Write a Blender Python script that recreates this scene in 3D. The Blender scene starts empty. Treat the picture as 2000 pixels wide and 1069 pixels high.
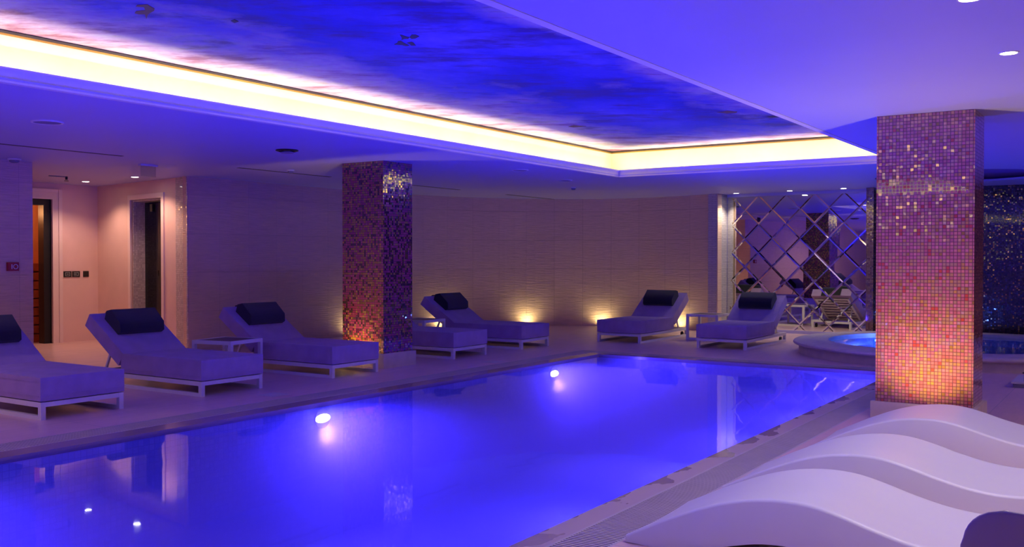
import bpy, bmesh, math, random
from mathutils import Vector, Matrix
random.seed(7)
S = bpy.context.scene
C = S.collection
H = 2.668                      # ceiling height
PI = math.pi
R = math.radians

# ------------------------------------------------------------------ materials
def nt(name):
    m = bpy.data.materials.new(name); m.use_nodes = True
    t = m.node_tree
    for n in list(t.nodes): t.nodes.remove(n)
    o = t.nodes.new('ShaderNodeOutputMaterial')
    return m, t, o
def N(t, typ, **kw):
    n = t.nodes.new(typ)
    for k, v in kw.items(): setattr(n, k, v)
    return n
def math_(t, op, a, b=None, c=None):
    n = N(t, 'ShaderNodeMath', operation=op)
    for i, v in enumerate((a, b, c)):
        if v is None: continue
        if isinstance(v, (int, float)): n.inputs[i].default_value = v
        else: t.links.new(v, n.inputs[i])
    return n.outputs[0]
def vmath(t, op, a, b=None):
    n = N(t, 'ShaderNodeVectorMath', operation=op)
    for i, v in enumerate((a, b)):
        if v is None: continue
        if isinstance(v, (tuple, list)): n.inputs[i].default_value = v
        else: t.links.new(v, n.inputs[i])
    return n.outputs[0]
def ramp(t, fac, stops, interp='LINEAR'):
    n = N(t, 'ShaderNodeValToRGB'); r = n.color_ramp; r.interpolation = interp
    while len(r.elements) < len(stops): r.elements.new(0.5)
    for e, (p, c) in zip(r.elements, stops):
        e.position = p; e.color = (c[0], c[1], c[2], 1)
    t.links.new(fac, n.inputs[0]); return n.outputs[0]
def mixc(t, fac, a, b, blend='MIX'):
    n = N(t, 'ShaderNodeMix', data_type='RGBA', blend_type=blend)
    for s, v in ((n.inputs[0], fac), (n.inputs[6], a), (n.inputs[7], b)):
        if isinstance(v, (int, float)): s.default_value = v
        elif isinstance(v, (tuple, list)): s.default_value = (v[0], v[1], v[2], 1)
        else: t.links.new(v, s)
    return n.outputs[2]
def noise(t, vec, scale, detail=3, rough=.5):
    n = N(t, 'ShaderNodeTexNoise'); n.inputs['Scale'].default_value = scale
    n.inputs['Detail'].default_value = detail; n.inputs['Roughness'].default_value = rough
    if vec is not None: t.links.new(vec, n.inputs['Vector'])
    return n.outputs['Fac']
def mapping(t, vec, scale=(1, 1, 1), rot=(0, 0, 0)):
    n = N(t, 'ShaderNodeMapping'); n.inputs['Scale'].default_value = scale; n.inputs['Rotation'].default_value = rot
    t.links.new(vec, n.inputs['Vector']); return n.outputs[0]
def bump(t, h, dist, strength=1.0):
    n = N(t, 'ShaderNodeBump'); n.inputs['Distance'].default_value = dist; n.inputs['Strength'].default_value = strength
    t.links.new(h, n.inputs['Height']); return n.outputs[0]
def coords(t, which='Object'):
    return N(t, 'ShaderNodeTexCoord').outputs[which]
def prin(t, o, color, rough=.5, metal=0., spec=.5, normal=None, **kw):
    p = N(t, 'ShaderNodeBsdfPrincipled')
    for key, v in (('Base Color', color), ('Roughness', rough), ('Metallic', metal)):
        s = p.inputs[key]
        if isinstance(v, (int, float)): s.default_value = v
        elif isinstance(v, (tuple, list)): s.default_value = (v[0], v[1], v[2], 1)
        else: t.links.new(v, s)
    p.inputs['Specular IOR Level'].default_value = spec
    for k, v in kw.items(): p.inputs[k.replace('_', ' ')].default_value = v
    if normal is not None: t.links.new(normal, p.inputs['Normal'])
    t.links.new(p.outputs[0], o.inputs[0]); return p
def mat(name, color, rough=.5, metal=0., spec=.5, var=.06, vs=6., bmp=0., bs=60.):
    m, t, o = nt(name)
    c = coords(t)
    f = noise(t, c, vs, 4)
    lo = tuple(x * (1 - var) for x in color); hi = tuple(min(1, x * (1 + var)) for x in color)
    col = ramp(t, f, [(.3, lo), (.7, hi)])
    nrm = bump(t, noise(t, c, bs, 3), bmp) if bmp else None
    prin(t, o, col, rough, metal, spec, nrm); return m
def emis(name, color, strength):
    m, t, o = nt(name)
    e = N(t, 'ShaderNodeEmission'); e.inputs[0].default_value = (*color, 1); e.inputs[1].default_value = strength
    t.links.new(e.outputs[0], o.inputs[0]); return m

M = {}
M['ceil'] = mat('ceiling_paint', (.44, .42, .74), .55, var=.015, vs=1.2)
M['plaster'] = mat('pink_plaster', (.80, .56, .50), .6, var=.05, vs=2., bmp=.001)
M['architrave'] = mat('painted_architrave', (.84, .66, .62), .4, var=.02)
M['cream'] = mat('cove_cream_plaster', (.92, .86, .52), .6, var=.08, vs=1.6)
M['cornice'] = mat('cornice_plaster', (.78, .74, .76), .45, var=.02)
M['gold'] = mat('gold_trim', (.75, .50, .10), .35, .8)
M['trimdark'] = mat('dark_trim', (.08, .07, .05), .5)
M['white_metal'] = mat('powder_coated_white', (.80, .78, .78), .35, var=.02)
M['chaise'] = mat('moulded_white_shell', (.80, .78, .76), .38, var=.02, vs=2.)
M['black'] = mat('black_plastic', (.012, .012, .014), .4)
M['dark'] = mat('dark_void', (.01, .01, .012), .8)
M['steel'] = mat('brushed_steel', (.6, .6, .62), .25, .95)
M['grille'] = mat('speaker_grille', (.22, .20, .28), .6)
M['slot'] = mat('slot_shadow', (.10, .09, .12), .7)
M['red'] = mat('call_point_red', (.35, .01, .015), .4)
M['white_plastic'] = mat('white_plastic', (.75, .75, .78), .4)
M['table_top'] = mat('table_slab', (.085, .055, .06), .35, var=.15, vs=9)
M['wood'] = mat('orange_wood', (.65, .17, .05), .5, var=.25, vs=7)
M['plinth'] = mat('travertine_plinth', (.62, .52, .45), .45, var=.08, vs=9, bmp=.001)
M['pumice'] = mat('pale_stone_block', (.60, .56, .56), .5)
M['chair_grey'] = mat('moulded_grey_shell', (.40, .33, .34), .45, var=.02)

def fabric(name, color, rough=.85):
    m, t, o = nt(name); c = coords(t)
    w1 = N(t, 'ShaderNodeTexWave', wave_type='BANDS', bands_direction='X'); w1.inputs['Scale'].default_value = 160
    w2 = N(t, 'ShaderNodeTexWave', wave_type='BANDS', bands_direction='Y'); w2.inputs['Scale'].default_value = 160
    t.links.new(c, w1.inputs['Vector']); t.links.new(c, w2.inputs['Vector'])
    h = math_(t, 'ADD', w1.outputs['Fac'], w2.outputs['Fac'])
    h = math_(t, 'ADD', h, math_(t, 'MULTIPLY', noise(t, c, 5, 3), 2.5))
    f = noise(t, c, 7, 5)
    col = ramp(t, f, [(.3, tuple(x * .9 for x in color)), (.7, tuple(x * 1.08 for x in color))])
    p = prin(t, o, col, rough, 0, .3, bump(t, h, .002, .6))
    p.inputs['Sheen Weight'].default_value = .25
    return m
M['cushion'] = fabric('grey_weave', (.50, .34, .60))
M['cushion_side'] = M['cushion']
M['pillow'] = fabric('navy_weave', (.010, .011, .015))

def floor_mat():
    m, t, o = nt('floor_stone'); c = coords(t)
    b = N(t, 'ShaderNodeTexBrick'); b.inputs['Scale'].default_value = 1.0
    b.inputs['Brick Width'].default_value = 1.2; b.inputs['Row Height'].default_value = .6
    b.inputs['Mortar Size'].default_value = .003; b.inputs['Bias'].default_value = 0
    b.inputs['Color1'].default_value = (.80, .54, .52, 1); b.inputs['Color2'].default_value = (.73, .48, .47, 1)
    b.inputs['Mortar'].default_value = (.30, .25, .24, 1)
    t.links.new(mapping(t, c, rot=(0, 0, PI / 2)), b.inputs['Vector'])
    streak = noise(t, mapping(t, c, (6, 1.1, 1)), 2.2, 6, .6)
    col = mixc(t, .35, b.outputs['Color'], ramp(t, streak, [(.3, (.54, .35, .33)), (.7, (.86, .58, .54))]))
    rough = math_(t, 'ADD', math_(t, 'MULTIPLY', noise(t, c, 9, 2), .06), .27)
    prin(t, o, col, rough, 0, .8, bump(t, streak, .0004))
    return m
M['floor'] = floor_mat()

def coping_mat():
    m, t, o = nt('wet_coping_stone'); c = coords(t)
    sx = N(t, 'ShaderNodeSeparateXYZ'); t.links.new(c, sx.inputs[0])
    d = math_(t, 'ADD', math_(t, 'SUBTRACT', sx.outputs[0], -2.60), math_(t, 'MULTIPLY', math_(t, 'SUBTRACT', noise(t, mapping(t, c, (2.2, 1.3, 1)), 1.9, 3, .5), .5), .8))
    wet = ramp(t, d, [(.020, (0, 0, 0)), (.028, (1, 1, 1))])
    col = mixc(t, wet, (.36, .25, .26), (.52, .40, .39))
    p = prin(t, o, col, .3, 0, .5, bump(t, noise(t, c, 30, 3), .0008))
    t.links.new(math_(t, 'ADD', math_(t, 'MULTIPLY', wet, .28), .14), p.inputs['Roughness'])
    return m
M['coping'] = coping_mat()
M['grate'] = mat('grate_plastic', (.55, .48, .47), .4, var=.05)

def wall_mat():
    m, t, o = nt('combed_stone_tiles'); uv = coords(t, 'UV')
    b = N(t, 'ShaderNodeTexBrick'); b.offset = 0; b.inputs['Scale'].default_value = 1.0
    b.inputs['Brick Width'].default_value = .6; b.inputs['Row Height'].default_value = .6
    b.inputs['Mortar Size'].default_value = .004
    b.inputs['Color1'].default_value = (.80, .58, .42, 1); b.inputs['Color2'].default_value = (.74, .53, .385, 1)
    b.inputs['Mortar'].default_value = (.62, .45, .33, 1)
    t.links.new(uv, b.inputs['Vector'])
    lines = noise(t, mapping(t, uv, (3.5, 55, 1)), 1.0, 4, .6)
    col = mixc(t, .35, b.outputs['Color'], ramp(t, lines, [(.35, (.60, .43, .30)), (.65, (.88, .64, .47))]))
    h = math_(t, 'ADD', lines, math_(t, 'MULTIPLY', b.outputs['Fac'], -.8))
    prin(t, o, col, .65, 0, .3, bump(t, h, .012))
    return m
M['wall'] = wall_mat()
def split_stone():
    m, t, o = nt('split_face_stone'); uv = coords(t, 'UV')
    b = N(t, 'ShaderNodeTexBrick'); b.inputs['Scale'].default_value = 1.0
    b.inputs['Brick Width'].default_value = .16; b.inputs['Row Height'].default_value = .035
    b.inputs['Mortar Size'].default_value = .0025
    b.inputs['Color1'].default_value = (.66, .60, .58, 1); b.inputs['Color2'].default_value = (.56, .51, .50, 1)
    b.inputs['Mortar'].default_value = (.36, .32, .31, 1)
    t.links.new(uv, b.inputs['Vector'])
    prin(t, o, b.outputs['Color'], .6, 0, .3, bump(t, math_(t, 'ADD', b.outputs['Fac'], noise(t, uv, 20, 3)), .008))
    return m
M['split'] = split_stone()

def mosaic(name, pitch, stops, grout, rough=.18, tilt=.075, metal=.0, groutw=.09, coat=.8, leaf=0., leafcol=(.72, .44, .10), leafmet=.9):
    m, t, o = nt(name); c = coords(t)
    sx = N(t, 'ShaderNodeSeparateXYZ'); t.links.new(c, sx.inputs[0])
    u = math_(t, 'DIVIDE', math_(t, 'ADD', sx.outputs[0], sx.outputs[1]), pitch)
    v = math_(t, 'DIVIDE', sx.outputs[2], pitch)
    cb = N(t, 'ShaderNodeCombineXYZ')
    t.links.new(math_(t, 'FLOOR', u), cb.inputs[0]); t.links.new(math_(t, 'FLOOR', v), cb.inputs[1])
    wn = N(t, 'ShaderNodeTexWhiteNoise', noise_dimensions='3D'); t.links.new(cb.outputs[0], wn.inputs['Vector'])
    clus = math_(t, 'MULTIPLY', math_(t, 'SUBTRACT', noise(t, cb.outputs[0], .16, 3), .5), 1.3)
    col = ramp(t, math_(t, 'ADD', wn.outputs['Value'], clus), stops, 'CONSTANT')
    du = math_(t, 'ABSOLUTE', math_(t, 'SUBTRACT', math_(t, 'FRACT', u), .5))
    dv = math_(t, 'ABSOLUTE', math_(t, 'SUBTRACT', math_(t, 'FRACT', v), .5))
    g = math_(t, 'GREATER_THAN', math_(t, 'MAXIMUM', du, dv), .5 - groutw)
    w2 = N(t, 'ShaderNodeTexWhiteNoise', noise_dimensions='3D'); t.links.new(vmath(t, 'ADD', cb.outputs[0], (37.3, 11.9, 5.1)), w2.inputs['Vector'])
    lf = math_(t, 'LESS_THAN', w2.outputs['Value'], leaf)
    col = mixc(t, lf, col, leafcol)
    col = mixc(t, g, col, grout)
    geo = N(t, 'ShaderNodeNewGeometry')
    off = vmath(t, 'SUBTRACT', wn.outputs['Color'], (.5, .5, .5))
    sc = N(t, 'ShaderNodeVectorMath', operation='SCALE'); t.links.new(off, sc.inputs[0])
    t.links.new(math_(t, 'MULTIPLY', math_(t, 'SUBTRACT', 1.0, g), tilt), sc.inputs['Scale'])
    nr = vmath(t, 'NORMALIZE', vmath(t, 'ADD', geo.outputs['Normal'], sc.outputs[0]))
    p = prin(t, o, col, rough, metal, .5, nr)
    ng = math_(t, 'SUBTRACT', 1.0, g)
    t.links.new(math_(t, 'ADD', math_(t, 'MULTIPLY', g, .6), math_(t, 'SUBTRACT', rough, math_(t, 'MULTIPLY', lf, rough * .45))), p.inputs['Roughness'])
    t.links.new(math_(t, 'MULTIPLY', ng, math_(t, 'MAXIMUM', math_(t, 'MULTIPLY', lf, leafmet), metal)), p.inputs['Metallic'])
    p.inputs['Coat Weight'].default_value = coat; p.inputs['Coat Roughness'].default_value = .025; p.inputs['Coat IOR'].default_value = 2.1
    t.links.new(nr, p.inputs['Coat Normal'])
    return m
ROSE = [(0, (.44, .12, .15)), (.40, (.52, .15, .17)), (.62, (.38, .095, .12)), (.78, (.44, .19, .06)), (.92, (.30, .14, .03)), (.98, (.45, .06, .04))]
MAROON = [(0, (.34, .045, .10)), (.48, (.09, .010, .022)), (.70, (.36, .20, .04)), (.88, (.40, .07, .12))]
DARKM = [(0, (.035, .016, .028)), (.5, (.06, .03, .045)), (.8, (.02, .012, .02)), (.93, (.09, .06, .10))]
M['mosaic_rose'] = mosaic('rose_gold_mosaic', .0293, ROSE, (.10, .012, .03), leaf=.30, leafcol=(.80, .38, .20), leafmet=.55)
M['mosaic_maroon'] = mosaic('maroon_gold_mosaic', .0293, MAROON, (.045, .008, .02), leaf=.24)
M['mosaic_dark'] = mosaic('dark_violet_mosaic', .028, DARKM, (.012, .006, .012), leaf=.10, coat=.4)
M['mosaic_gold'] = mosaic('gold_mosaic', .028, [(0, (.40, .22, .05)), (.5, (.5, .3, .08)), (.8, (.25, .12, .04))], (.08, .04, .02))
M['mosaic_pale'] = mosaic('pale_mosaic', .03, [(0, (.52, .42, .42)), (.5, (.62, .52, .52)), (.8, (.44, .35, .36))], (.40, .33, .33), rough=.3, metal=0, tilt=.1, coat=.3)
M['pool_tile'] = mosaic('pool_tile', .05, [(0, (.70, .76, .86)), (.4, (.62, .70, .84)), (.8, (.76, .82, .90))], (.55, .60, .70), rough=.3, metal=0, tilt=.03, groutw=.05, coat=0)

def water(name, tint, bscale=1.3, bdist=.0018):
    m, t, o = nt(name); c = coords(t)
    tr = N(t, 'ShaderNodeBsdfTransparent'); tr.inputs[0].default_value = (*tint, 1)
    gl = N(t, 'ShaderNodeBsdfGlossy'); gl.inputs['Roughness'].default_value = .03
    fr = N(t, 'ShaderNodeFresnel'); fr.inputs[0].default_value = 1.33
    nb = bump(t, noise(t, c, bscale, 2), bdist)
    t.links.new(nb, gl.inputs['Normal']); t.links.new(nb, fr.inputs['Normal'])
    mx = N(t, 'ShaderNodeMixShader'); t.links.new(fr.outputs[0], mx.inputs[0])
    t.links.new(tr.outputs[0], mx.inputs[1]); t.links.new(gl.outputs[0], mx.inputs[2])
    t.links.new(mx.outputs[0], o.inputs[0]); return m
M['water'] = water('pool_water', (.94, .95, 1.0))
_t = M['water'].node_tree; _v = _t.nodes.new('ShaderNodeVolumeScatter')
_v.inputs['Color'].default_value = (.75, .80, 1, 1); _v.inputs['Density'].default_value = .5; _v.inputs['Anisotropy'].default_value = .3
_t.links.new(_v.outputs[0], [n for n in _t.nodes if n.type == 'OUTPUT_MATERIAL'][0].inputs['Volume'])
M['tub_water'] = water('tub_water', (.75, .88, 1.0), 3., .003)
def glass_dark(name='smoked_glass', tint=(.30, .34, .33)):
    m, t, o = nt(name)
    tr = N(t, 'ShaderNodeBsdfTransparent'); tr.inputs[0].default_value = (*tint, 1)
    gl = N(t, 'ShaderNodeBsdfGlossy'); gl.inputs['Roughness'].default_value = .04
    fr = N(t, 'ShaderNodeFresnel'); fr.inputs[0].default_value = 1.5
    mx = N(t, 'ShaderNodeMixShader'); t.links.new(fr.outputs[0], mx.inputs[0])
    t.links.new(tr.outputs[0], mx.inputs[1]); t.links.new(gl.outputs[0], mx.inputs[2])
    t.links.new(mx.outputs[0], o.inputs[0]); return m
M['glass'] = glass_dark(); M['clear'] = glass_dark('clear_plate', (.86, .88, .88))
def mirror_mat():
    m, t, o = nt('silver_mirror')
    c = coords(t)
    p = prin(t, o, ramp(t, noise(t, c, 3, 2), [(.3, (.84, .84, .83)), (.7, (.86, .86, .85))]), .012, 1.0)
    return m
M['mirror'] = mirror_mat()

def mural_mat(X0, X1, Y0, Y1):
    m, t, o = nt('painted_sky'); c = coords(t)
    sx = N(t, 'ShaderNodeSeparateXYZ'); t.links.new(c, sx.inputs[0])
    dl = math_(t, 'SUBTRACT', sx.outputs[0], X0); dr = math_(t, 'SUBTRACT', X1, sx.outputs[0])
    df = math_(t, 'SUBTRACT', Y1, sx.outputs[1])
    d = math_(t, 'MINIMUM', math_(t, 'MINIMUM', dl, dr), df)
    big = noise(t, mapping(t, c, (.8, .55, 1)), 1.0, 7, .62)
    fine = noise(t, mapping(t, mapping(t, c, (1, 1, 1), (0, 0, -.585)), (.55, 1.25, 1)), 2.1, 9, .66)
    sky = ramp(t, big, [(.34, (.008, .012, .22)), (.46, (.02, .02, .34)), (.58, (.06, .05, .42)), (.72, (.16, .12, .50))])
    sky = mixc(t, ramp(t, fine, [(.48, (0, 0, 0)), (.62, (.85, .85, .85))]), sky, (.05, .015, .13))
    w = math_(t, 'ADD', d, math_(t, 'MULTIPLY', math_(t, 'SUBTRACT', big, .5), 3.2))
    w = math_(t, 'ADD', w, math_(t, 'MULTIPLY', math_(t, 'SUBTRACT', fine, .5), 1.2))
    cl = ramp(t, math_(t, 'DIVIDE', w, 3.0), [(.02, (1, 1, 1)), (.30, (.6, .6, .6)), (.50, (0, 0, 0))])
    cloud = ramp(t, fine, [(.36, (.26, .10, .16)), (.46, (.52, .34, .42)), (.55, (.66, .56, .58)), (.63, (.60, .52, .34)), (.70, (.5, .36, .38))])
    col = mixc(t, cl, sky, cloud)
    prin(t, o, col, .7, 0, .2); return m

# ------------------------------------------------------------------ mesh helpers
def box(bm, x0, x1, y0, y1, z0, z1, mtx=None, mi=0):
    vs = [bm.verts.new(Vector(p)) for p in ((x0, y0, z0), (x1, y0, z0), (x1, y1, z0), (x0, y1, z0), (x0, y0, z1), (x1, y0, z1), (x1, y1, z1), (x0, y1, z1))]
    if mtx is not None:
        for v in vs: v.co = mtx @ v.co
    fs = [bm.faces.new([vs[i] for i in f]) for f in ((0, 3, 2, 1), (4, 5, 6, 7), (0, 1, 5, 4), (1, 2, 6, 5), (2, 3, 7, 6), (3, 0, 4, 7))]
    for f in fs: f.material_index = mi
    return vs, fs
def prism(bm, pts, axis, a, b):
    """polygon pts extruded along axis from a to b"""
    def P(p, w):
        if axis == 'y': return Vector((p[0], w, p[1]))
        if axis == 'x': return Vector((w, p[0], p[1]))
        return Vector((p[0], p[1], w))
    A = [bm.verts.new(P(p, a)) for p in pts]; B = [bm.verts.new(P(p, b)) for p in pts]
    n = len(pts); fs = []
    fs.append(bm.faces.new(A)); fs.append(bm.faces.new(B[::-1]))
    for i in range(n): fs.append(bm.faces.new((A[i], B[i], B[(i + 1) % n], A[(i + 1) % n])))
    return fs
def cyl(bm, c, r, h, seg=24, axis='z', r2=None):
    r2 = r if r2 is None else r2
    A = []; B = []
    for i in range(seg):
        a = 2 * PI * i / seg; x, y = math.cos(a), math.sin(a)
        for L, rr, w in ((A, r, 0), (B, r2, h)):
            p = (x * rr, y * rr, w)
            if axis == 'x': p = (w, x * rr, y * rr)
            if axis == 'y': p = (y * rr, w, x * rr)
            L.append(bm.verts.new(Vector(c) + Vector(p)))
    bm.faces.new(A[::-1]); bm.faces.new(B)
    for i in range(seg): bm.faces.new((A[i], A[(i + 1) % seg], B[(i + 1) % seg], B[i]))
def lathe(bm, c, prof, seg=48, closed=False):
    rings = []
    for r, z in prof:
        if r < 1e-5: rings.append([bm.verts.new(Vector(c) + Vector((0, 0, z)))])
        else: rings.append([bm.verts.new(Vector(c) + Vector((r * math.cos(2 * PI * i / seg), r * math.sin(2 * PI * i / seg), z))) for i in range(seg)])
    pairs = list(zip(rings, rings[1:])) + ([(rings[-1], rings[0])] if closed else [])
    for a, b in pairs:
        for i in range(seg):
            j = (i + 1) % seg
            f = [a[i % len(a)], a[j % len(a)], b[j % len(b)], b[i % len(b)]]
            u = []
            for v in f:
                if v not in u: u.append(v)
            if len(u) > 2: bm.faces.new(u)
def bevel(bm, w, seg=2, angle=30):
    es = [e for e in bm.edges if len(e.link_faces) == 2 and e.calc_face_angle(0) > R(angle)]
    bmesh.ops.bevel(bm, geom=es, offset=w, offset_type='OFFSET', segments=seg, profile=.6, affect='EDGES', clamp_overlap=True)
def obj(name, bm, m=None, parent=None, smooth=False, fix=True, mats=None):
    if fix: bmesh.ops.recalc_face_normals(bm, faces=bm.faces)
    me = bpy.data.meshes.new(name); bm.to_mesh(me); bm.free()
    for mm in (mats or [m]): me.materials.append(mm)
    if smooth:
        for p in me.polygons: p.use_smooth = True
        try: me.set_sharp_from_angle(angle=R(smooth if smooth is not True else 40))
        except Exception: pass
    o = bpy.data.objects.new(name, me); C.objects.link(o)
    if parent is not None: o.parent = parent
    return o
def part(name, m, parent, fn, bev=0, seg=2, smooth=False):
    bm = bmesh.new(); fn(bm)
    if bev: bevel(bm, bev, seg)
    return obj(name, bm, m, parent, smooth)
def empty(name, loc, rz=0):
    o = bpy.data.objects.new(name, None); o.empty_display_size = .1
    o.location = loc; o.rotation_euler = (0, 0, rz); C.objects.link(o); return o
def tag(o, label, cat, group=None):
    o['label'] = label; o['category'] = cat
    if group: o['group'] = group
    return o
def struct(name, bm, m, uvfn=None, smooth=False, mats=None):
    o = obj(name, bm, m, smooth=smooth, mats=mats); o['kind'] = 'structure'; return o
def copy_tree(o, parent=None):
    c = o.copy(); C.objects.link(c)
    if parent is not None: c.parent = parent
    for ch in list(o.children): copy_tree(ch, c)
    return c
def lamp(name, kind, energy, color, loc, parent=None, **kw):
    l = bpy.data.lights.new(name, kind); l.energy = energy; l.color = color
    rot = kw.pop('rot', None)
    for k, v in kw.items(): setattr(l, k, v)
    o = bpy.data.objects.new(name, l); C.objects.link(o); o.location = loc
    if rot: o.rotation_euler = rot
    if parent is not None: o.parent = parent
    return o
def aim(frm, to):
    return (Vector(to) - Vector(frm)).to_track_quat('-Z', 'Y').to_euler()

def wall_strip(name, pts, z0, z1, m, thick=.2, kind='structure'):
    """wall along a polyline, UV = (arc length, height); thickness goes to the left of the direction of travel"""
    bm = bmesh.new(); uvl = bm.loops.layers.uv.new('UVMap')
    n = len(pts); P = [Vector(p) for p in pts]; off = []
    for i in range(n):
        a = (P[i] - P[i - 1]).normalized() if i else (P[1] - P[0]).normalized()
        b = (P[i + 1] - P[i]).normalized() if i < n - 1 else a
        nrm = Vector((-(a.y + b.y), a.x + b.x)).normalized(); k = max(.5, nrm.dot(Vector((-a.y, a.x))))
        off.append(P[i] + nrm * thick / k)
    s = [0]
    for i in range(1, n): s.append(s[-1] + (P[i] - P[i - 1]).length)
    def V(p, z): return bm.verts.new((p.x, p.y, z))
    F = [(V(p, z0), V(p, z1)) for p in P]; B = [(V(p, z0), V(p, z1)) for p in off]
    def face(vs, us):
        f = bm.faces.new(vs)
        for l, uv in zip(f.loops, us): l[uvl].uv = uv
    for i in range(n - 1):
        face((F[i][0], F[i + 1][0], F[i + 1][1], F[i][1]), ((s[i], z0), (s[i + 1], z0), (s[i + 1], z1), (s[i], z1)))
        face((B[i + 1][0], B[i][0], B[i][1], B[i + 1][1]), ((s[i + 1], z0), (s[i], z0), (s[i], z1), (s[i + 1], z1)))
        face((F[i][1], F[i + 1][1], B[i + 1][1], B[i][1]), ((0, 0),) * 4)
        face((B[i][0], B[i + 1][0], F[i + 1][0], F[i][0]), ((0, 0),) * 4)
    face((B[0][0], F[0][0], F[0][1], B[0][1]), ((0, z0), (thick, z0), (thick, z1), (0, z1)))
    face((F[-1][0], B[-1][0], B[-1][1], F[-1][1]), ((0, z0), (thick, z0), (thick, z1), (0, z1)))
    o = obj(name, bm, m)
    if kind: o['kind'] = kind
    return o

# ------------------------------------------------------------------ floor and ceiling
PX0, PX1, PY0, PY1 = -6.75, -2.60, -3.0, 12.50        # pool water outline
CX0, CX1, CY1 = -6.97, -2.45, 12.66                   # outer edge of coping
GX0, GX1, GY1 = -7.28, -2.18, 12.94                   # outer edge of grates
GY0 = -3.45; CY0 = -3.15
WX0, WX1, WY0, WY1 = -16.2, 4.6, -6.0, 19.8           # slab extents

bm = bmesh.new()
for a in ((WX0, GX0, WY0, WY1), (GX1, WX1, WY0, WY1), (GX0, GX1, WY0, GY0), (GX0, GX1, GY1, WY1)):
    box(bm, a[0], a[1], a[2], a[3], -.25, 0)
struct('floor', bm, M['floor'])

RX0, RX1, RY0, RY1 = -6.78, -2.73, -3.6, 13.20        # ceiling recess opening
TC = (-2.45, 16.0); TR = 1.22                         # round recess over the tub
# the bay with the round hole: square ring to circle
TC = (-2.40, 16.0)
bm = bmesh.new()
BX0, BX1, BY0, BY1 = -3.9, -.9, 14.5, 17.5
for a in ((WX0, RX0, WY0, WY1), (RX0, RX1, WY0, RY0), (RX1, WX1, WY0, RY1), (RX0, BX0, RY1, WY1), (BX1, WX1, RY1, WY1), (BX0, BX1, RY1, BY0), (BX0, BX1, BY1, WY1)):
    box(bm, *a, H, H + .03)
n = 64; ring = []; sq = []
for i in range(n):
    a = 2 * PI * i / n; c_, s_ = math.cos(a), math.sin(a); k = 1.5 / max(abs(c_), abs(s_))
    ring.append((TC[0] + TR * c_, TC[1] + TR * s_)); sq.append((TC[0] + k * c_, TC[1] + k * s_))
for z in (H,):
    rv = [bm.verts.new((*p, z)) for p in ring]; sv = [bm.verts.new((*p, z)) for p in sq]
    tv = [bm.verts.new((*p, z + .03)) for p in ring]; uv_ = [bm.verts.new((*p, z + .03)) for p in sq]
    for i in range(n):
        j = (i + 1) % n
        bm.faces.new((rv[i], sv[i], sv[j], rv[j])); bm.faces.new((tv[i], tv[j], uv_[j], uv_[i])); bm.faces.new((rv[i], rv[j], tv[j], tv[i]))
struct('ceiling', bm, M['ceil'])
# round recess above the hot tub
bm = bmesh.new()
lathe(bm, (TC[0], TC[1], H), [(TR + .002, .031), (TR + .25, .031), (TR + .25, .42), (TR + .28, .42), (TR + .28, .001), (TR + .002, .001)], 64)
o = struct('trim_1', bm, M['ceil'], smooth=True)
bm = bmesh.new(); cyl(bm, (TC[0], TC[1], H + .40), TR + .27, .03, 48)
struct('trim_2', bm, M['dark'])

# ------------------------------------------------------------------ walls
LW = [(-12.2, -5.8), (-12.12, 6.98)]
wall_strip('wall_left', LW, 0, H, M['wall'], .42)
curve = [(-12.18, 9.455), (-12.20, 11.0), (-12.20, 12.3), (-12.15, 13.4), (-12.03, 14.4), (-11.80, 15.35), (-11.42, 16.2), (-10.9, 16.95),
         (-10.25, 17.50), (-9.5, 17.88), (-8.7, 18.02), (-7.85, 17.93), (-6.94, 17.66)]
# smooth the curve with Catmull-Rom
def cat(P, k=4):
    out = []
    for i in range(len(P) - 1):
        p0 = P[max(i - 1, 0)]; p1 = P[i]; p2 = P[i + 1]; p3 = P[min(i + 2, len(P) - 1)]
        for j in range(k):
            u = j / k
            out.append(tuple(.5 * ((2 * p1[d]) + (-p0[d] + p2[d]) * u + (2 * p0[d] - 5 * p1[d] + 4 * p2[d] - p3[d]) * u * u + (-p0[d] + 3 * p1[d] - 3 * p2[d] + p3[d]) * u ** 3) for d in (0, 1)))
    out.append(P[-1]); return out
wall_strip('wall_back', cat(curve), 0, H, M['wall'], .12)
wall_strip('wall_return', [(-6.94, 17.665), (-6.91, 18.30)], 0, H, M['split'], .2)
# alcove: reveal, slanted side wall with doorway, back wall with doorway
P0, P1, P2 = Vector((-12.18, 9.44)), Vector((-12.60, 9.55)), Vector((-15.25, 9.95))
wall_strip('wall_reveal', [P1, Vector((-12.19, 9.443))], 0, H, M['mosaic_pale'], .02)
sd = (P2 - P1).normalized(); sn = Vector((-sd.y, sd.x))     # sn points towards -y?
if sn.y < 0: sn = -sn
def SP(u, w=0): return P1 + sd * u + sn * w                 # w > 0 goes into the wall
DW0, DW1, DH = .42, 1.45, 2.38
def seg_wall(bm, u0, u1, z0, z1, w0, w1):
    q = [SP(u0, w0), SP(u1, w0), SP(u1, w1), SP(u0, w1)]
    prism(bm, [(p.x, p.y) for p in q], 'z', z0, z1)
bm = bmesh.new()
seg_wall(bm, 0, DW0, 0, H, 0, .3); seg_wall(bm, DW1, 2.9, 0, H, 0, .3); seg_wall(bm, DW0, DW1, DH, H, 0, .3)
struct('wall_alcove_side', bm, M['plaster'])
bm = bmesh.new()
BKX = -15.25; BD0, BD1, BDH = 7.9, 9.10, 2.40                # back doorway along y
for y0, y1, z0, z1 in ((6.6, BD0, 0, H), (BD1, 10.2, 0, H), (BD0, BD1, BDH, H)):
    box(bm, BKX - .25, BKX, y0, y1, z0, z1)
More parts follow.
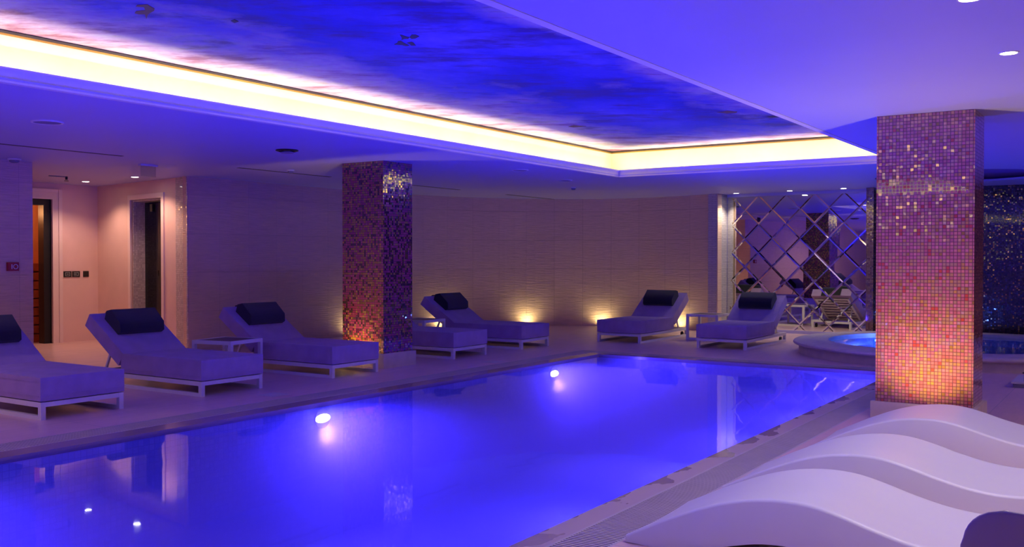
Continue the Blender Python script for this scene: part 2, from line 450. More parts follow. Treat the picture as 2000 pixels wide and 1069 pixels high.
struct('wall_alcove_back', bm, M['plaster'])
wall_strip('wall_alcove_front', [(-12.55, 6.98), (-15.25, 6.98)], 0, H, M['plaster'], .2)
# side doorway: architrave, glass door
bm = bmesh.new()
for u0, u1, z0, z1 in ((DW0 - .08, DW0, 0, DH + .08), (DW1, DW1 + .08, 0, DH + .08), (DW0, DW1, DH, DH + .08)):
    seg_wall(bm, u0, u1, z0, z1, -.025, .02)
bevel(bm, .006)
struct('trim_3', bm, M['architrave'])
bm = bmesh.new(); seg_wall(bm, DW0, DW0 + .03, 0, DH, .02, .3); seg_wall(bm, DW1 - .03, DW1, 0, DH, .02, .3); seg_wall(bm, DW0 + .03, DW1 - .03, DH - .03, DH, .02, .3)
struct('trim_4', bm, M['mosaic_pale'])
bm = bmesh.new(); seg_wall(bm, DW0 + .035, DW1 - .035, .01, DH - .035, .22, .232)
o = struct('door_1', bm, M['glass'])
h = bmesh.new(); seg_wall(h, .60, .625, .95, 1.75, .165, .19); seg_wall(h, .60, .625, 1.0, 1.03, .19, .22); seg_wall(h, .60, .625, 1.66, 1.69, .19, .22)
obj('door_handle', h, M['steel'], o)
h = bmesh.new(); seg_wall(h, 1.12, 1.2, 2.19, 2.31, .195, .22); seg_wall(h, 1.12, 1.2, .08, .2, .195, .22)
obj('door_hinge', h, M['black'], o)
# dark steam room behind the glass: closed box with a bench
bm = bmesh.new()
seg_wall(bm, .1, 2.9, 0, H, 2.2, 2.35); seg_wall(bm, .12, .3, 0, H, .3, 2.2); seg_wall(bm, 2.6, 2.75, 0, H, .3, 2.3)
struct('wall_steam_room', bm, mat('steam_room_stone', (.16, .13, .12), .5))
b = bmesh.new(); seg_wall(b, .35, 2.55, 0, .45, 1.6, 2.18)
tag(obj('steam_room_bench', b, mat('bench_stone', (.20, .16, .15), .4)), 'dark stone bench inside the steam room behind the smoked glass door', 'bench')
# back doorway: architrave, black frame, timber beyond
bm = bmesh.new()
for y0, y1, z0, z1, d in ((BD1 + .04, BD1 + .11, 0, BDH + .17, .03), (BD0 - .17, BD0, 0, BDH + .17, .03), (BD0, BD1 + .04, BDH + .04, BDH + .11, .03), (BD0, BD1, BDH, BDH + .04, .045),
                          (BD1 + .11, BD1 + .17, 0, BDH + .17, .05), (BD0, BD1 + .10, BDH + .11, BDH + .17, .05), (BD1, BD1 + .04, 0, BDH + .04, .0451)):
    box(bm, BKX - .02, BKX + d, y0, y1, z0, z1)
bevel(bm, .006)
struct('trim_5', bm, M['architrave'])
bm = bmesh.new()
box(bm, BKX - .18, BKX - .02, BD1 - .12, BD1, 0, BDH); box(bm, BKX - .18, BKX - .02, BD0, BD0 + .1, 0, BDH); box(bm, BKX - .18, BKX - .02, BD0 + .1, BD1 - .12, BDH - .1, BDH)
struct('door_2', bm, M['black'])
bm = bmesh.new(); box(bm, BKX - .9, BKX - .8, 6.6, 10.4, 0, H)
struct('wall_sauna', bm, mat('sauna_wall', (.72, .33, .14), .6))
bm = bmesh.new()
for i in range(9): box(bm, BKX - .79, BKX - .45, 7.5, 9.6, i * .15, .13 + i * .15)
tag(obj('timber_rack', bm, M['wood']), 'orange timber rack seen through the narrow doorway at the left', 'rack')

MT_ = 2.614
# far wall behind the hot tub, with pilaster; right, rear walls
bm = bmesh.new(); box(bm, -4.04, 4.6, 18.30, 18.55, 0, H)
struct('wall_far', bm, M['mosaic_dark'])
bm = bmesh.new(); box(bm, -4.165, -4.04, 17.62, 18.55, 0, H - .001)
struct('trim_6', bm, M['mosaic_gold'])
bm = bmesh.new(); q_ = Matrix.Translation((-6.905, 18.09, 0)) @ Matrix.Rotation(R(-3.5), 4, 'Z'); box(bm, -.02, 2.765, .012, .2, 0, H, q_)
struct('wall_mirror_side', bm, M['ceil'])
bm = bmesh.new(); box(bm, 0, 2.75, -.012, .012, 0, .055, q_); box(bm, 0, 2.75, -.02, .012, MT_, H, q_)
struct('trim_11', bm, M['ceil'])
bm = bmesh.new(); box(bm, 4.4, 4.6, -5.8, 18.30, 0, H)
struct('wall_right', bm, M['plaster'])
bm = bmesh.new(); box(bm, -12.6, 4.6, -6.0, -5.8, 0, H)
struct('wall_rear', bm, M['plaster'])

# ------------------------------------------------------------------ ceiling recess: cornice, cove, mural
def ring_sweep(bm, prof, x0, x1, y0, y1, closed=False):
    """profile of (outward offset, z) swept round the rectangle"""
    loops = []
    for o_, z in prof:
        loops.append([bm.verts.new(p) for p in ((x0 - o_, y0 - o_, z), (x1 + o_, y0 - o_, z), (x1 + o_, y1 + o_, z), (x0 - o_, y1 + o_, z))])
    pr = list(zip(loops, loops[1:])) + ([(loops[-1], loops[0])] if closed else [])
    for a, b in pr:
        for i in range(4):
            j = (i + 1) % 4; bm.faces.new((a[i], a[j], b[j], b[i]))
LZ = 2.775; OFF = .27; TZ = 3.07
bm = bmesh.new()
ring_sweep(bm, [(.06, H - .004), (-.002, H - .004), (-.002, H + .012), (.012, H + .016), (.016, H + .045), (.010, H + .07), (-.006, H + .088), (-.010, H + .092), (-.010, LZ), (.018, LZ), (.018, H + .04), (.06, H + .03)],
           RX0, RX1, RY0, RY1, True)
struct('trim_7', bm, M['cornice'], smooth=30)
bm = bmesh.new()
ring_sweep(bm, [(.02, H + .04), (OFF, H + .04), (OFF, TZ + .05), (OFF + .08, TZ + .05), (OFF + .08, H + .02), (.02, H + .02)], RX0, RX1, RY0, RY1, True)
struct('trim_8', bm, M['cream'])
bm = bmesh.new()
ring_sweep(bm, [(OFF - .001, TZ - .010), (OFF - .014, TZ - .010), (OFF - .014, TZ + .004), (OFF - .001, TZ + .004)], RX0, RX1, RY0, RY1, True)
struct('trim_9', bm, M['gold'])
bm = bmesh.new()
ring_sweep(bm, [(OFF - .001, TZ + .004), (OFF - .018, TZ + .006), (OFF - .018, TZ + .022), (OFF - .001, TZ + .03)], RX0, RX1, RY0, RY1, True)
struct('trim_10', bm, M['trimdark'])
bm = bmesh.new(); box(bm, RX0 - OFF, RX1 + OFF, RY0 - OFF, RY1 + OFF, TZ + .03, TZ + .06)
mural = obj('ceiling_mural', bm, mural_mat(RX0 - OFF, RX1 + OFF, RY0 - OFF, RY1 + OFF))
tag(mural, 'painted blue sky with pink clouds and birds inside the lit ceiling recess', 'mural')
birds = [[(-5.82, 4.087), (-5.764, 4.059), (-5.688, 4.077), (-5.627, 4.022), (-5.661, 3.983), (-5.619, 3.965), (-5.551, 3.995), (-5.57, 4.028), (-5.601, 4.086), (-5.65, 4.118), (-5.735, 4.143), (-5.768, 4.155), (-5.888, 4.228), (-5.786, 4.143), (-5.818, 4.121)],
[(-4.712, 5.58), (-4.707, 5.604), (-4.71, 5.662), (-4.705, 5.686), (-4.748, 5.719), (-4.77, 5.703), (-4.812, 5.717), (-4.765, 5.666)],
[(-4.705, 5.686), (-4.639, 5.629), (-4.613, 5.646), (-4.622, 5.7), (-4.688, 5.738), (-4.725, 5.734)],
[(-4.963, 5.808), (-4.907, 5.78), (-4.87, 5.742), (-4.838, 5.741), (-4.864, 5.809), (-4.888, 5.901), (-4.92, 5.901), (-4.924, 5.855)],
[(-4.844, 5.822), (-4.791, 5.815), (-4.801, 5.851), (-4.845, 5.93), (-4.875, 5.91), (-4.85, 5.861)],
[(-6.185, 10.631), (-6.072, 10.565), (-6.03, 10.649), (-5.971, 10.716), (-6.077, 10.731), (-6.166, 10.73)],
[(-4.156, 10.538), (-4.083, 10.541), (-4.016, 10.494), (-3.946, 10.632), (-3.984, 10.7), (-4.094, 10.697)],
[(-3.811, 11.223), (-3.716, 11.163), (-3.681, 11.299), (-3.763, 11.304)],
[(-5.439, 4.595), (-5.383, 4.58), (-5.405, 4.635), (-5.464, 4.649)]]
Mb = mat('bird_paint_black', (.02, .015, .02), .7); Mbr = mat('bird_paint_brown', (.12, .03, .03), .7)
for i, b_ in enumerate(birds):
    bm = bmesh.new(); prism(bm, b_, 'z', TZ + .027, TZ + .031)
    q = obj('painted_bird', bm, Mbr if i in (0, 5, 6) else Mb, mural)
    if i == 0: q['label'] = 'large brown bird with spread wings'

# ------------------------------------------------------------------ swimming pool
pool = empty('swimming_pool', (0, 0, 0))
tag(pool, 'long rectangular swimming pool glowing deep blue', 'pool')
WZ = -.022
def basin(bm):
    d = 1.35
    def q(a): bm.faces.new([bm.verts.new(p) for p in a])
    q(((PX0, PY0, -d), (PX1, PY0, -d), (PX1, PY1, -d), (PX0, PY1, -d)))
    z = -.045
    q(((PX0, PY0, -d), (PX0, PY1, -d), (PX0, PY1, z), (PX0, PY0, z)))
    q(((PX1, PY0, -d), (PX1, PY1, -d), (PX1, PY1, z), (PX1, PY0, z)))
    q(((PX0, PY1, -d), (PX1, PY1, -d), (PX1, PY1, z), (PX0, PY1, z)))
    q(((PX0, PY0, -d), (PX1, PY0, -d), (PX1, PY0, z), (PX0, PY0, z)))
bm = bmesh.new(); basin(bm); bmesh.ops.remove_doubles(bm, verts=bm.verts, dist=1e-4)
obj('basin', bm, M['pool_tile'], pool, fix=False)
bm = bmesh.new()
for a in ((CX0, PX0, CY0, CY1), (PX1, CX1, CY0, CY1), (PX0, PX1, CY0, PY0), (PX0, PX1, PY1, CY1)): box(bm, *a, -.045, 0)
obj('coping', bm, M['coping'], pool)
bm = bmesh.new(); vs = [bm.verts.new(p) for p in ((PX0, PY0, WZ), (PX1, PY0, WZ), (PX1, PY1, WZ), (PX0, PY1, WZ))]; bm.faces.new(vs)
bm.free(); bm = bmesh.new(); box(bm, PX0 - .001, PX1 + .001, PY0 - .001, PY1 + .001, -1.36, WZ)
obj('water', bm, M['water'], pool)
LBLUE = (.030, .016, 1.0)
M['lamp_ring'] = M['steel']
M['lamp_pool'] = emis('pool_lamp_lens', (.42, .40, 1.0), 30)
for side, xs, ys, en in ((1, PX0, (-1.9, 2.4, 6.80, 11.20), 235), (-1, PX1, [-2.2 + 1.4 * k for k in range(11)], 54)):  # right-wall row is unseen, added to light the water evenly
    for y in ys:
        bm = bmesh.new()
        cyl(bm, (xs, y, -.155), .10, .018 * side, 24, 'x')
        fx = obj('pool_light', bm, M['steel'], pool)
        bm = bmesh.new(); cyl(bm, (0, y, 0), .10, .022 * side, 24, 'x', .075)
        for v in bm.verts: v.co = Vector((v.co.x + xs + .018 * side, v.co.y, v.co.z * .42 - .155))
        obj('lens', bm, M['lamp_pool'], fx)
        lamp('pool_lamp', 'AREA', en, LBLUE, (xs + .05 * side, y, -.30), fx, shape='DISK', size=.16, rot=aim((0, 0, 0), (side, 0, -.10)))

# overflow grates round three sides of the pool
def grate_mesh(x0, x1, y0, y1, along):
    bm = bmesh.new(); st = .026
    if along == 'y':
        n_ = int((y1 - y0) / st)
        for i in range(n_): box(bm, x0 + .016, x1 - .016, y0 + i * st, y0 + i * st + .015, -.014, -.001)
        box(bm, x0, x0 + .016, y0, y1, -.03, .0); box(bm, x1 - .016, x1, y0, y1, -.03, .0)
    else:
        n_ = int((x1 - x0) / st)
        for i in range(n_): box(bm, x0 + i * st, x0 + i * st + .015, y0 + .016, y1 - .016, -.014, -.001)
        box(bm, x0, x1, y0, y0 + .016, -.03, .0); box(bm, x0, x1, y1 - .016, y1, -.03, .0)
    return bm
for a, al, lab in (((GX0, CX0, GY0, GY1), 'y', 'slatted overflow grate between the pool and the row of grey loungers'),
                   ((CX1, GX1, GY0, GY1), 'y', 'slatted overflow grate beside the white wave loungers'),
                   ((CX0, CX1, CY1, GY1), 'x', 'slatted overflow grate along the far end of the pool')):
    e = empty('overflow_grate', (0, 0, 0)); tag(e, lab, 'grate', 'overflow grates round the pool')
    obj('slats', grate_mesh(*a, al), M['grate'], e)
    bm = bmesh.new(); box(bm, a[0], a[1], a[2], a[3], -.12, -.10); obj('channel', bm, M['slot'], e)

# ------------------------------------------------------------------ hot tub
tub = empty('hot_tub', (-2.30, 15.25, 0)); tag(tub, 'round raised stone hot tub with blue water behind the large pillar', 'hot tub')
RI, RO = 1.80, 2.30
def f(bm): lathe(bm, (0, 0, 0), [(RO - .07, 0), (RO - .07, .125), (RO - .02, .128), (RO + .005, .14), (RO + .012, .155), (RO + .005, .175), (RO - .02, .188), (RO - .10, .192), (RI + .24, .190), (RI + .22, .200), (RI + .02, .200), (RI, .190), (RI, .05), (RI + .1, 0)], 96)
part('rim', M['plinth'], tub, f, smooth=35)
def f(bm):
    lathe(bm, (0, 0, 0), [(RI + .02, .12), (RI - .02, .12), (RI - .05, .012), (0, .010)], 64)
part('basin', mat('tub_tile', (.15, .30, .75), .25, var=.2, vs=18), tub, f, smooth=35)
def f(bm): lathe(bm, (0, 0, 0), [(RI + .01, .155), (0, .155)], 64)
part('water_surface', M['tub_water'], tub, f)
for a in (2.5, 4.2, 5.6):
    bm = bmesh.new(); cyl(bm, (math.cos(a) * (RI - .12), math.sin(a) * (RI - .12), .07), .05, .03, 16)
    fx = obj('tub_light', bm, emis('tub_lamp_lens', (.10, .20, 1), 14), tub)
    lamp('tub_lamp', 'POINT', 14, (.08, .16, 1), (math.cos(a) * (RI - .3), math.sin(a) * (RI - .3), .13), tub, shadow_soft_size=.04)

# ------------------------------------------------------------------ mosaic columns
def column(x0, x1, y0, y1, m, label, ph):
    e = empty('mosaic_column', ((x0 + x1) / 2, (y0 + y1) / 2, 0)); tag(e, label, 'column', 'square mosaic columns beside the pool')
    a, b = (x1 - x0) / 2, (y1 - y0) / 2
    part('shaft', m, e, lambda bm: box(bm, -a, a, -b, b, ph, H), .003, 1)
    part('plinth', M['plinth'], e, lambda bm: box(bm, -a - .035, a + .035, -b - .035, b + .035, 0, ph), .008, 2)
    return e
column(-8.88, -8.17, 9.34, 9.92, M['mosaic_maroon'], 'maroon and gold mosaic column standing among the grey loungers', .19)
column(-2.01, -1.22, 8.87, 9.40, M['mosaic_rose'], 'rose and gold mosaic column at the right between pool edge and wave loungers', .15)

# ------------------------------------------------------------------ mirror wall of bevelled diamonds
mo = empty('diamond_mirror', (-6.905, 18.09, 0), R(-3.5)); tag(mo, 'large silver mirror with a diamond lattice on the far wall beside the hot tub', 'mirror')
MW = 2.75; MT = 2.614
def clip(poly, f):
    out = []
    for i in range(len(poly)):
        a, b = poly[i], poly[(i + 1) % len(poly)]; fa, fb = f(a), f(b)
        if fa >= 0: out.append(a)
        if fa * fb < 0:
            k = fa / (fa - fb); out.append((a[0] + (b[0] - a[0]) * k, a[1] + (b[1] - a[1]) * k))
    return out
hs, vs_ = .2727, .2716
for j in range(-1, 11):
    for i in range(-2, 13):
        if (i + j) % 2: continue
        cx, cz = .641 + (i - 1) * hs, MT - j * vs_
        poly = [(cx - hs, cz), (cx, cz - vs_), (cx + hs, cz), (cx, cz + vs_)]
        for fn in (lambda p: p[0], lambda p: MW - p[0], lambda p: p[1] - .055, lambda p: MT - p[1]): 
            poly = clip(poly, fn)
            if len(poly) < 3: break
        if len(poly) < 3: continue
        area = abs(sum(poly[k][0] * poly[(k + 1) % len(poly)][1] - poly[(k + 1) % len(poly)][0] * poly[k][1] for k in range(len(poly)))) / 2
        if area < .004: continue
        bm = bmesh.new(); n_ = len(poly); W = .023
        ctr = (sum(p[0] for p in poly) / n_, sum(p[1] for p in poly) / n_)
        # inset polygon by W (convex)
        inner = []
        sgn = 1 if sum(poly[k][0] * poly[(k + 1) % n_][1] - poly[(k + 1) % n_][0] * poly[k][1] for k in range(n_)) > 0 else -1
        lines = []
        for k in range(n_):
            a, b = poly[k], poly[(k + 1) % n_]; dx, dz = b[0] - a[0], b[1] - a[1]; L_ = math.hypot(dx, dz) or 1
            nx, nz = -dz / L_ * sgn, dx / L_ * sgn; lines.append((nx, nz, nx * a[0] + nz * a[1] + W))
        inner = list(poly)
        ip = [(ctr[0] + 9, ctr[1] + 9), (ctr[0] - 9, ctr[1] + 9), (ctr[0] - 9, ctr[1] - 9), (ctr[0] + 9, ctr[1] - 9)]
        for k in range(n_):
            a_, b_, c_ = lines[k]
            u0 = (a_ * lines[k - 1][1] - b_ * lines[k - 1][0])
            if abs(u0) < 1e-6: inner[k] = poly[k]; continue
            l2 = lines[k - 1]
            inner[k] = ((c_ * l2[1] - b_ * l2[2]) / u0, (a_ * l2[2] - c_ * l2[0]) / u0)
        tx, tz = random.uniform(-.006, .006), random.uniform(-.006, .006)
        dep = lambda p, base: base + (p[0] - ctr[0]) * tx + (p[1] - ctr[1]) * tz
        O = [bm.verts.new((p[0], dep(p, 0), p[1])) for p in poly]; hb = random.choice((.0012, .0018, .0026, .0034)); I = [bm.verts.new((p[0], dep(p, -hb), p[1])) for p in inner]
        Bk = [bm.verts.new((p[0], .006, p[1])) for p in poly]
        bm.faces.new(I)
        for k in range(n_):
            q = (k + 1) % n_
            bm.faces.new((O[k], O[q], I[q], I[k])); bm.faces.new((Bk[k], Bk[q], O[q], O[k]))
        bm.faces.new(Bk[::-1])
        obj('mirror_panel', bm, M['mirror'], mo)

# ------------------------------------------------------------------ grey sun loungers
def make_lounger():
    e = empty('sun_lounger', (0, 0, 0)); W = .405; T = .045; L = 1.96; Z = .155
    for s in (-1, 1):
        def f(bm):
            y0, y1 = (s * W - T, s * W) if s > 0 else (-W, -W + T)
            box(bm, 0, L, y0, y1, Z - T, Z); box(bm, 0, L, y0, y1, 0, .035)
            box(bm, 0, T, y0, y1, .035, Z - T); box(bm, L - T, L, y0, y1, .035, Z - T)
        part('sled_leg', M['white_metal'], e, f, .003, 1)
    for x in (.003, L - T - .003):
        part('cross_rail', M['white_metal'], e, lambda bm: box(bm, x, x + T - .004, -W + T, W - T, Z - T + .002, Z - .002))
    for i in range(7):
        x = .16 + i * .17
        part('slat', M['white_metal'], e, lambda bm: box(bm, x, x + .05, -W + T, W - T, Z - .02, Z - .004))
    # seat cushion
    def f(bm):
        box(bm, -.005, 1.335, -.41, .41, .165, .372)
    o = part('seat_cushion', M['cushion'], e, f, .030, 3, 60)
    def f(bm):
        for z in (.205, .335):
            prism(bm, [(1.30, -.408), (.03, -.408), (-.003, -.375), (-.003, .375), (.03, .408), (1.30, .408), (1.30, .414), (.026, .414), (-.009, .378), (-.009, -.378), (.026, -.414), (1.30, -.414)], 'z', z - .004, z + .004)
    part('piping', M['cushion'], o, f)
    th = R(34); c_, s_ = math.cos(th), math.sin(th)
    base = Vector((1.385, 0, .238))
    mt = Matrix.Translation(base) @ Matrix.Rotation(-th, 4, 'Y')
    o = part('back_cushion', M['cushion'], e, lambda bm: box(bm, .0, .745, -.41, .41, 0, .16, mt), .026, 3, 60)
    # backrest frame with slats, seen in the mirror
    def f(bm):
        for s in (-1, 1): box(bm, -.10, .66, s * .33 - .02, s * .33 + .02, -.035, -.006, mt)
        box(bm, .62, .66, -.31, .31, -.035, -.006, mt); box(bm, -.10, -.06, -.31, .31, -.035, -.006, mt)
    bf = part('backrest_frame', M['white_metal'], e, f, .003, 1)
    for i in range(6):
        x = .02 + i * .10
        part('slat', M['white_metal'], bf, lambda bm: box(bm, x, x + .035, -.31, .31, -.028, -.012, mt))
    for s in (-1, 1):
        def f(bm):
            p0 = mt @ Vector((.33, s * .29, -.035)); p1 = Vector((1.80, s * .29, Z - .01)); d = p1 - p0
            m2 = Matrix.Translation(p0) @ d.to_track_quat('X', 'Z').to_matrix().to_4x4()
            box(bm, 0, d.length, -.012, .012, -.012, .012, m2)
        part('support_strut', M['white_metal'], e, f)
        def f(bm): cyl(bm, (L - .10, s * (W - T - .022) - .012, .045), .042, .026, 20, 'y')
        part('wheel', M['black'], e, f)
    # bolster pillow over the top of the back cushion
    m3 = Matrix.Translation((1.30, 0, .372)) @ Matrix.Rotation(-th, 4, 'Y')
    def f(bm):
        fs = prism(bm, [(.33, .004), (.305, .055), (.365, .135), (.59, .165), (.655, .10), (.63, .004)], 'y', -.285, .285)
        for v in bm.verts: v.co = m3 @ v.co
    p = part('headrest_pillow', M['pillow'], e, f, .012, 3, 60)
    def f(bm): box(bm, .66, .70, -.20, .20, .0, .012, m3); box(bm, .752, .758, -.20, .20, -.16, .01, m3)
    part('strap', M['pillow'], p, f)
    return e
LG = 'grey cushioned sun loungers round the pool'
spots = [(-8.03, 5.09, PI, 'grey sun lounger cut by the left edge of the photo, nearest of the left row'),
         (-8.03, 6.79, PI, 'grey sun lounger in front of the pink-lit alcove, left of the small table'),
         (-8.00, 8.64, PI, 'grey sun lounger directly left of the maroon mosaic column'),
         (-8.10, 11.14, PI, 'grey sun lounger with its head hidden behind the maroon mosaic column'),
         (-8.08, 12.86, PI, 'grey sun lounger right of the maroon column, last of the left row'),
         (-7.42, 14.44, PI / 2, 'grey sun lounger facing the pool at its far left corner'),
         (-5.55, 14.28, PI / 2, 'grey sun lounger in front of the diamond mirror beside the hot tub')]
proto = make_lounger()
for i, (x, y, a, lab) in enumerate(spots):
    o = proto if i == 0 else copy_tree(proto)
    o.location = (x, y, 0); o.rotation_euler = (0, 0, a); tag(o, lab, 'sun lounger', LG)

# ------------------------------------------------------------------ side tables
def make_table():
    e = empty('side_table', (0, 0, 0)); A = .29; T = .042; Z = .445
    def f(bm):
        box(bm, -A, A, -A, -A + T, Z - T, Z); box(bm, -A, A, A - T, A, Z - T, Z)
        box(bm, -A, -A + T, -A + T, A - T, Z - T, Z); box(bm, A - T, A, -A + T, A - T, Z - T, Z)
    part('top_frame', M['white_metal'], e, f, .003, 1)
    part('table_top', M['table_top'], e, lambda bm: box(bm, -A + T + .002, A - T - .002, -A + T + .002, A - T - .002, Z - .016, Z - .003))
    for sx in (-1, 1):
        for sy in (-1, 1):
            x, y = sx * (A - T / 2), sy * (A - T / 2)
            part('leg', M['white_metal'], e, lambda bm: box(bm, x - T / 2, x + T / 2, y - T / 2, y + T / 2, .03 if False else 0, Z - T), .003, 1)
    for sx in (-1, 1):
        x = sx * (A - T / 2)
        part('floor_rail', M['white_metal'], e, lambda bm: box(bm, x - T / 2 + .002, x + T / 2 - .002, -A + T, A - T, 0, .035))
    return e
tb = make_table()
for i, (x, y, a, lab) in enumerate(((-9.22, 7.72, R(10), 'small white square table between the two loungers in front of the alcove wall'),
                                    (-9.72, 12.00, R(3), 'small white square table just right of the maroon mosaic column'),
                                    (-6.44, 15.95, R(90), 'small white square table between the two loungers at the far end'))):
    o = tb if i == 0 else copy_tree(tb)
    o.location = (x, y, 0); o.rotation_euler = (0, 0, a); tag(o, lab, 'side table', 'white side tables between the loungers')

# ------------------------------------------------------------------ white wave loungers
TOP = [(0, .035), (.10, .085), (.25, .160), (.45, .245), (.62, .293), (.78, .313), (.92, .308), (1.05, .280), (1.2, .236), (1.36, .200), (1.52, .186), (1.66, .200), (1.82, .255), (2.0, .36), (2.15, .46), (2.25, .515), (2.30, .52)]
BOT = [(0, .0), (.30, .0), (.50, .055), (.66, .095), (.80, .108), (.94, .10), (1.10, .05), (1.24, .0), (1.75, .0), (1.92, .07), (2.10, .20), (2.24, .33), (2.31, .44)]
def make_wave():
    e = empty('wave_lounger', (0, 0, 0)); W = .80
    t_ = cat(TOP, 4); b_ = cat(BOT, 4)
    prof = t_ + b_[::-1]
    bm = bmesh.new()
    def rowz(prof_t, k):      # cross section: slightly dished top with rounded edges
        return prof_t
    ys = [0, .006, .02, .05, .15, .3, .4, .5, .65, .75, .78, .794, .80]
    def dz(y):
        d = min(y, W - y)
        if d < .02: return -.014 * (1 - math.sqrt(max(0, 1 - (1 - d / .02) ** 2)))
        return -.012 * (1 - ((y - W / 2) / (W / 2 - .02)) ** 2) if .02 <= d else 0
    top = [[bm.verts.new((p[0], y, p[1] + dz(y))) for y in ys] for p in t_]
    bot = [[bm.verts.new((p[0], y, p[1])) for y in (0, W)] for p in b_]
    for a, b in zip(top, top[1:]):
        for k in range(len(ys) - 1): bm.faces.new((a[k], a[k + 1], b[k + 1], b[k]))
    for a, b in zip(bot, bot[1:]): bm.faces.new((a[0], b[0], b[1], a[1]))
    bm.faces.new([bot[0][0], bot[0][1]] + top[0][::-1]); bm.faces.new([bot[-1][1], bot[-1][0]] + top[-1])
    # sides: triangulated ribbon between top edge and bottom edge
    for k, tv, bv in ((0, [r[0] for r in top], [r[0] for r in bot]), (1, [r[-1] for r in top], [r[1] for r in bot])):
        i = j = 0
        while i < len(tv) - 1 or j < len(bv) - 1:
            if j == len(bv) - 1 or (i < len(tv) - 1 and tv[i + 1].co.x <= bv[j + 1].co.x):
                bm.faces.new((tv[i], tv[i + 1], bv[j])); i += 1
            else:
                bm.faces.new((tv[i], bv[j + 1], bv[j])); j += 1
    obj('shell', bm, M['chaise'], e, smooth=50)
    for x in (.15, 1.5):
        for y in (.1, .7):
            part('foot_pad', M['black'], e, lambda bm: cyl(bm, (x, y, -.004), .02, .006, 12))
    return e
wv = make_wave()
for i, (x, y, lab) in enumerate(((-2.155, 4.27, 'white moulded wave lounger nearest the camera'), (-2.13, 5.50, 'white moulded wave lounger in the middle of the row of three'),
                                 (-2.06, 7.00, 'white moulded wave lounger closest to the rose mosaic column'))):
    o = wv if i == 0 else copy_tree(wv)
    o.location = (x, y, .004); tag(o, lab, 'lounger', 'white wave loungers on the right deck')

# shell chair, its back towards the camera
sc_ = empty('shell_chair', (-.15, 3.05, -.0), R(4)); tag(sc_, 'smooth shell chair showing its dark rounded back in the bottom right corner', 'chair')
def f(bm):
    rows = []
    # path of the shell in (y, z): seat front -> seat rear -> up the back
    path = [(.50, .40), (.40, .395), (.25, .375), (.10, .37), (.0, .40), (-.05, .47), (-.08, .58), (-.10, .665), (-.115, .718)]
    for t_i, (y, z) in enumerate(cat(path, 4)):
        k = t_i / (4 * (len(path) - 1))
        hw = .30 if k < .5 else .30 - (.30 - .285) * (k - .5) * 2
        row = []
        for q in range(17):
            u = -1 + q / 8
            row.append((hw * u, y + .015 * u * u * (1 if k > .45 else .2), z + (.03 * u * u if k < .5 else 0)))
        rows.append(row)
    # rounded top corners
    out = []
    nR = len(rows)
    for ri, row in enumerate(rows):
        fromtop = (rows[-1][8][2] - row[8][2]) if ri > nR * .55 else 9
        r = .105; out_row = []
        for (x, y, z) in row:
            if fromtop < r:
                lim = .285 - r + math.sqrt(max(0, r * r - (r - fromtop) ** 2)); x = max(-lim, min(lim, x * (lim / .285)))
            out_row.append(bm.verts.new((x, y, z)))
        out.append(out_row)
    for a, b in zip(out, out[1:]):
        for q in range(16): bm.faces.new((a[q], a[q + 1], b[q + 1], b[q]))
o = part('shell', M['chair_grey'], sc_, f, smooth=50)
sm = o.modifiers.new('thick', 'SOLIDIFY'); sm.thickness = .012; sm.offset = 1
bv = o.modifiers.new('round', 'BEVEL'); bv.width = .004; bv.segments = 2; bv.limit_method = 'ANGLE'
for sx in (-1, 1):
    for sy in (0, 1):
        def f(bm):
            p0 = Vector((sx * .16, .08 + sy * .28, .375)); p1 = Vector((sx * .24, -.02 + sy * .48, 0)); d = p1 - p0
            m2 = Matrix.Translation(p0) @ d.to_track_quat('Z', 'X').to_matrix().to_4x4()
            cyl(bm, (0, 0, 0), .016, d.length, 14, 'z', .011)
            for v in bm.verts: v.co = m2 @ v.co
        part('leg', M['white_metal'], sc_, f, smooth=50)

# low slab with a peg at the right edge
sl = empty('floor_slab', (-1.24, 11.75, 0)); tag(sl, 'low pale slab with a small dark peg on the floor at the right edge', 'slab')
part('top', M['pumice'], sl, lambda bm: box(bm, 0, .8, 0, .75, .045, .065), .004, 1)
part('base', M['grille'], sl, lambda bm: box(bm, .015, .785, .015, .735, 0, .045))
def f(bm): cyl(bm, (.12, .12, .065), .008, .085, 12); cyl(bm, (.12, .12, .15), .022, .014, 14)
part('peg', M['black'], sl, f)
bm = bmesh.new(); box(bm, 0, .1, 0, .16, 0, .02); 
# pale access covers let into the deck
for x, y, lab in ((-7.55, 6.92, 'pale square cover set in the deck by the grate, in front of the alcove loungers'), (-7.45, 10.78, 'pale square cover set in the deck by the grate, right of the maroon column')):
    b2 = bmesh.new(); box(b2, x - .12, x + .12, y - .12, y + .12, -.002, .002)
    tag(obj('deck_cover', b2, mat('pale_cover', (.62, .56, .55), .4)), lab, 'cover', 'covers set in the deck')
bm.free()

